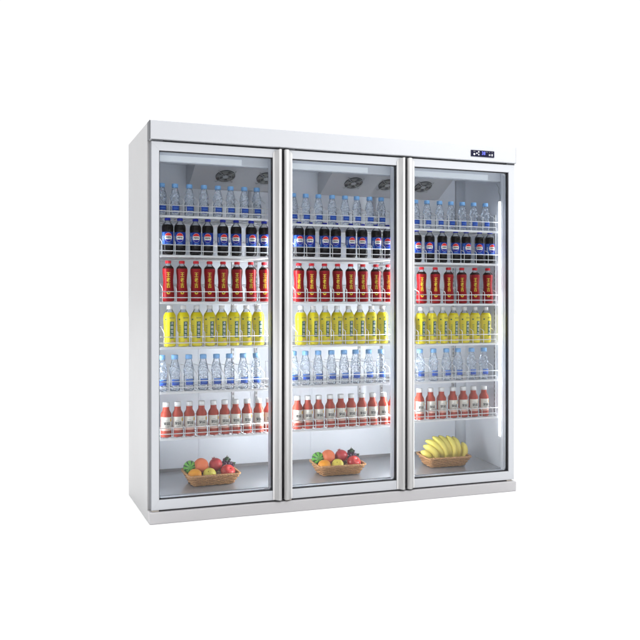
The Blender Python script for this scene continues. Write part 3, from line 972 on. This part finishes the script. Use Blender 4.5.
def make_basket():
    root = empty("wicker_basket")
    b = MB("wicker")
    NS = 30; n = NS * 6
    for row in range(7):
        t = (row + 0.4) / 7.3
        ph = row % 2
        b.tube(basket_ring(t, n, lambda i, ph=ph: 0.0042 * math.cos(math.pi * (i / 6.0) + math.pi * ph)), 0.0033, 6, closed=True)
    b.build("side_weave", root)
    b = MB("wicker")
    lo, hi = basket_ring(0.0, NS), basket_ring(1.0, NS)
    for k in range(NS): b.tube([lo[k], hi[k]], 0.0024, 6)
    b.build("stakes", root)
    b = MB("wicker_rim")
    for ph in (0, math.pi):
        ring = basket_ring(1.03, 200, lambda i, ph=ph: 0.0032 * math.sin(i * 0.9 + ph))
        ring = [(x, y, z + 0.0022 * math.cos(i * 0.9 + ph)) for i, (x, y, z) in enumerate(ring)]
        b.tube(ring, 0.0045, 6, closed=True)
    b.build("rim", root)
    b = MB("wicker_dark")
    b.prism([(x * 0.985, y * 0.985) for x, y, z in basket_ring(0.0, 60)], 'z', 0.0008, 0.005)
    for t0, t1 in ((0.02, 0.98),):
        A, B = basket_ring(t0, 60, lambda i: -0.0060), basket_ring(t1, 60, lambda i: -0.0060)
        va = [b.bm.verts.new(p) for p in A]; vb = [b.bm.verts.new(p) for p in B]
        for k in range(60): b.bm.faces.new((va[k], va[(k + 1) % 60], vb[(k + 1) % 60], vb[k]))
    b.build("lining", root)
    return root


TILT = math.atan(0.06)
BX = [(0.372, 0.268), (1.107, 0.268), (1.790, 0.268)]
basket0 = make_basket()
baskets = [basket0, copy_tree(basket0), copy_tree(basket0)]
for i, (bo, lab) in enumerate(zip(baskets, ["brown wicker basket of mixed fruit behind the left door", "brown wicker basket of mixed fruit behind the middle door", "brown wicker basket holding the bananas behind the right door"])):
    bo.location = (BX[i][0], BX[i][1], FZ(BX[i][1]) + 0.0005); bo.rotation_euler = (TILT, 0, R((2, -1, -4)[i]))
    tag(bo, lab, "basket", "wicker baskets on the fridge floor")


def fruit(name, mat, r, scale=(1, 1, 1), dimple=0.0, seg=28):
    """a fruit body with soft poles"""
    b = MB(mat)
    prof = []
    for i in range(1, 22):
        a = math.pi * i / 22 - math.pi / 2
        rr = r * math.cos(a); z = r * math.sin(a)
        if dimple: z -= math.copysign(dimple * r * math.exp(-(rr / (0.38 * r)) ** 2), z)
        prof.append((rr, z))
    b.lathe(prof, seg)
    for v in b.bm.verts:
        v.co = Vector((v.co.x * scale[0], v.co.y * scale[1], v.co.z * scale[2]))
    return b.build(name)


def stem_on(o, r, h=0.008, mat="stem_brown", lean=0.3):
    b = MB(mat); b.tube([(0, 0, r * 0.78), (0.001, 0, r * 0.78 + h * 0.6), (lean * h, 0, r * 0.78 + h * 1.5)], 0.0016, 6)
    return b.build("stem", o)


fr = {}
fr['melon'] = fruit("watermelon", "melon_skin", 0.036)
fr['peach'] = fruit("peach", "peach_skin", 0.0405, (1, 1, 0.98), 0.10)
fr['pome'] = fruit("pomegranate", "pome_skin", 0.0365, (1, 1, 0.97))
b = MB("pome_skin")
for k in range(6):
    a = 2 * math.pi * k / 6
    b.face([(0.007 * math.cos(a - .4), 0.007 * math.sin(a - .4), 0.033), (0.007 * math.cos(a + .4), 0.007 * math.sin(a + .4), 0.033), (0.0115 * math.cos(a), 0.0115 * math.sin(a), 0.0445)])
b.tube([(0, 0, 0.031), (0, 0, 0.038)], 0.0075, 12)
b.build("crown", fr['pome'])
fr['orange'] = fruit("orange", "orange_skin", 0.036, (1.04, 1, 0.94), 0.08)
fr['yellow'] = fruit("yellow_apple", "yellow_skin", 0.0350, (1.02, 1, 0.94), 0.20); stem_on(fr['yellow'], 0.035, 0.004)
fr['apple'] = fruit("red_apple", "apple_skin", 0.0385, (1.05, 1, 0.93), 0.26); stem_on(fr['apple'], 0.0385, 0.006)
# grapes
gr = empty("grape_bunch")
b = MB("grape_skin"); b.sphere((0, 0, 0), 0.0095, sub=2); g0 = b.build("grape", gr)
gpos = [(-.012, -.012, .000), (.002, -.016, .002), (.016, -.010, .000), (-.020, .000, .004), (.026, -.002, -.004), (-.008, -.012, .015), (.008, -.012, .016), (.020, -.006, .014), (-.016, -.004, .022),
        (-.002, -.008, .029), (.012, -.006, .028), (-.010, .002, .034), (.034, -.006, .002), (.030, .004, .012), (-.018, -.014, -.012), (-.004, -.018, -.013), (.004, .002, .040)]
for k, p in enumerate(gpos):
    o = g0 if k == 0 else g0.copy()
    if k: COL.objects.link(o); o.parent = gr
    o.location = p; o.scale = (1, 1, random.uniform(.95, 1.12))


def leaf(name, c, size, tilt, parent):
    b = MB("leaf_green")
    n = 22; c0 = b.bm.verts.new((0, 0, 0.0035)); rim = []
    for k in range(n):
        a = 2 * math.pi * k / n
        rr = size * (0.72 + 0.28 * abs(math.cos(2.5 * a)))
        rim.append(b.bm.verts.new((rr * math.cos(a), rr * math.sin(a) * 0.8, 0.0025 * math.sin(5 * a))))
    for k in range(n):
        f = b.bm.faces.new((c0, rim[k], rim[(k + 1) % n])); f.smooth = True
    r = bmesh.ops.solidify(b.bm, geom=list(b.bm.faces), thickness=0.0008)
    o = b.build(name, parent, c); o.rotation_euler = tilt
    return o


leaf("leaf", (.004, -.010, .0375), .020, (R(62), R(10), R(10)), gr)
leaf("leaf", (.040, -.004, .010), .013, (R(50), R(-35), R(-20)), gr)
leaf("leaf", (-.022, -.012, .004), .010, (R(65), R(20), R(10)), gr)
b = MB("stem_brown"); b.tube([(0, 0, .02), (.001, .002, .045), (.006, .004, .056)], .0018, 6); b.build("stem", gr)
fr['grapes'] = gr

FPOS = {  # relative to the basket centre x, absolute y, z
    'melon': (-.106, .300, .2125), 'peach': (-.048, .290, .2190), 'pome': (.033, .292, .2190), 'grapes': (.092, .292, .2080), 'apple': (.084, .228, .1900), 'orange': (-.096, .226, .1825), 'yellow': (-.018, .224, .1825)}
FROT = {'melon': (R(-8), R(20), R(-12)), 'peach': (R(50), R(10), 0), 'pome': (R(-12), R(-18), 0), 'grapes': (0, 0, 0), 'apple': (R(48), R(22), 0), 'orange': (R(20), R(0), 0), 'yellow': (R(42), R(-30), 0)}
FLAB = {'melon': ("small striped green watermelon", "watermelon"), 'peach': ("orange pink peach", "peach"), 'pome': ("red pomegranate with crown", "pomegranate"), 'grapes': ("bunch of dark purple grapes with leaves", "grapes"),
        'apple': ("shiny red apple with dimple", "apple"), 'orange': ("small orange", "orange"), 'yellow': ("yellow apple", "apple")}
for key_, o0 in fr.items():
    for d in range(2):
        o = o0 if d == 0 else copy_tree(o0)
        p = FPOS[key_]
        o.location = (BX[d][0] + p[0], p[1], p[2]); o.rotation_euler = FROT[key_]
        tag(o, f"{FLAB[key_][0]} in the fruit basket behind the {('left', 'middle')[d]} door", FLAB[key_][1], "fruit in the mixed baskets")

# bananas
bb = empty("banana_bunch", (BX[2][0], 0.262, FZ(0.262)))
tag(bb, "bunch of yellow bananas standing fanned out in the wicker basket", "bananas")


def banana(x0, z0, x1, z1, yo, bow, r=0.0205):
    b = MB("banana_skin", "stem_brown")
    n = 16; pts = []; radii = []
    dx, dz = x1 - x0, z1 - z0; L = math.hypot(dx, dz); px, pz = dz / L, -dx / L
    for i in range(n + 1):
        t = i / n
        k = bow * 4 * t * (1 - t)
        pts.append((x0 + dx * t + px * k, yo - 0.018 * math.sin(math.pi * t), z0 + dz * t + pz * k))
        if t < 0.16: rr = 0.45 + 0.55 * (t / 0.16) ** 0.8
        elif t > 0.80: rr = max(0.30, 1.0 - 0.70 * ((t - 0.80) / 0.20) ** 1.5)
        else: rr = 1.0
        radii.append(r * rr)
    b.tube(pts, r, 6, "banana_skin", radii=radii)
    bmesh.ops.subdivide_edges(b.bm, edges=[], cuts=1)
    e = Vector(pts[-1]); dirv = (e - Vector(pts[-2])).normalized()
    b.tube([e - dirv * 0.001, e + dirv * 0.002], r * 0.20, 6, "stem_brown")
    return b.build("banana", bb)


for (x0, z0, x1, z1, yo, bow) in [(-.085, .030, -.147, .085, .016, .012), (-.045, .022, -.140, .122, -.004, .022), (-.008, .018, -.122, .152, .004, .028), (.012, .018, -.078, .172, -.002, .026), (.032, .018, -.032, .174, .004, .024),
                                 (.052, .018, .016, .172, -.002, .022), (.078, .018, .058, .164, .003, .020), (.106, .024, .122, .128, .000, .018)]:
    banana(x0, z0, x1, z1, yo, bow)
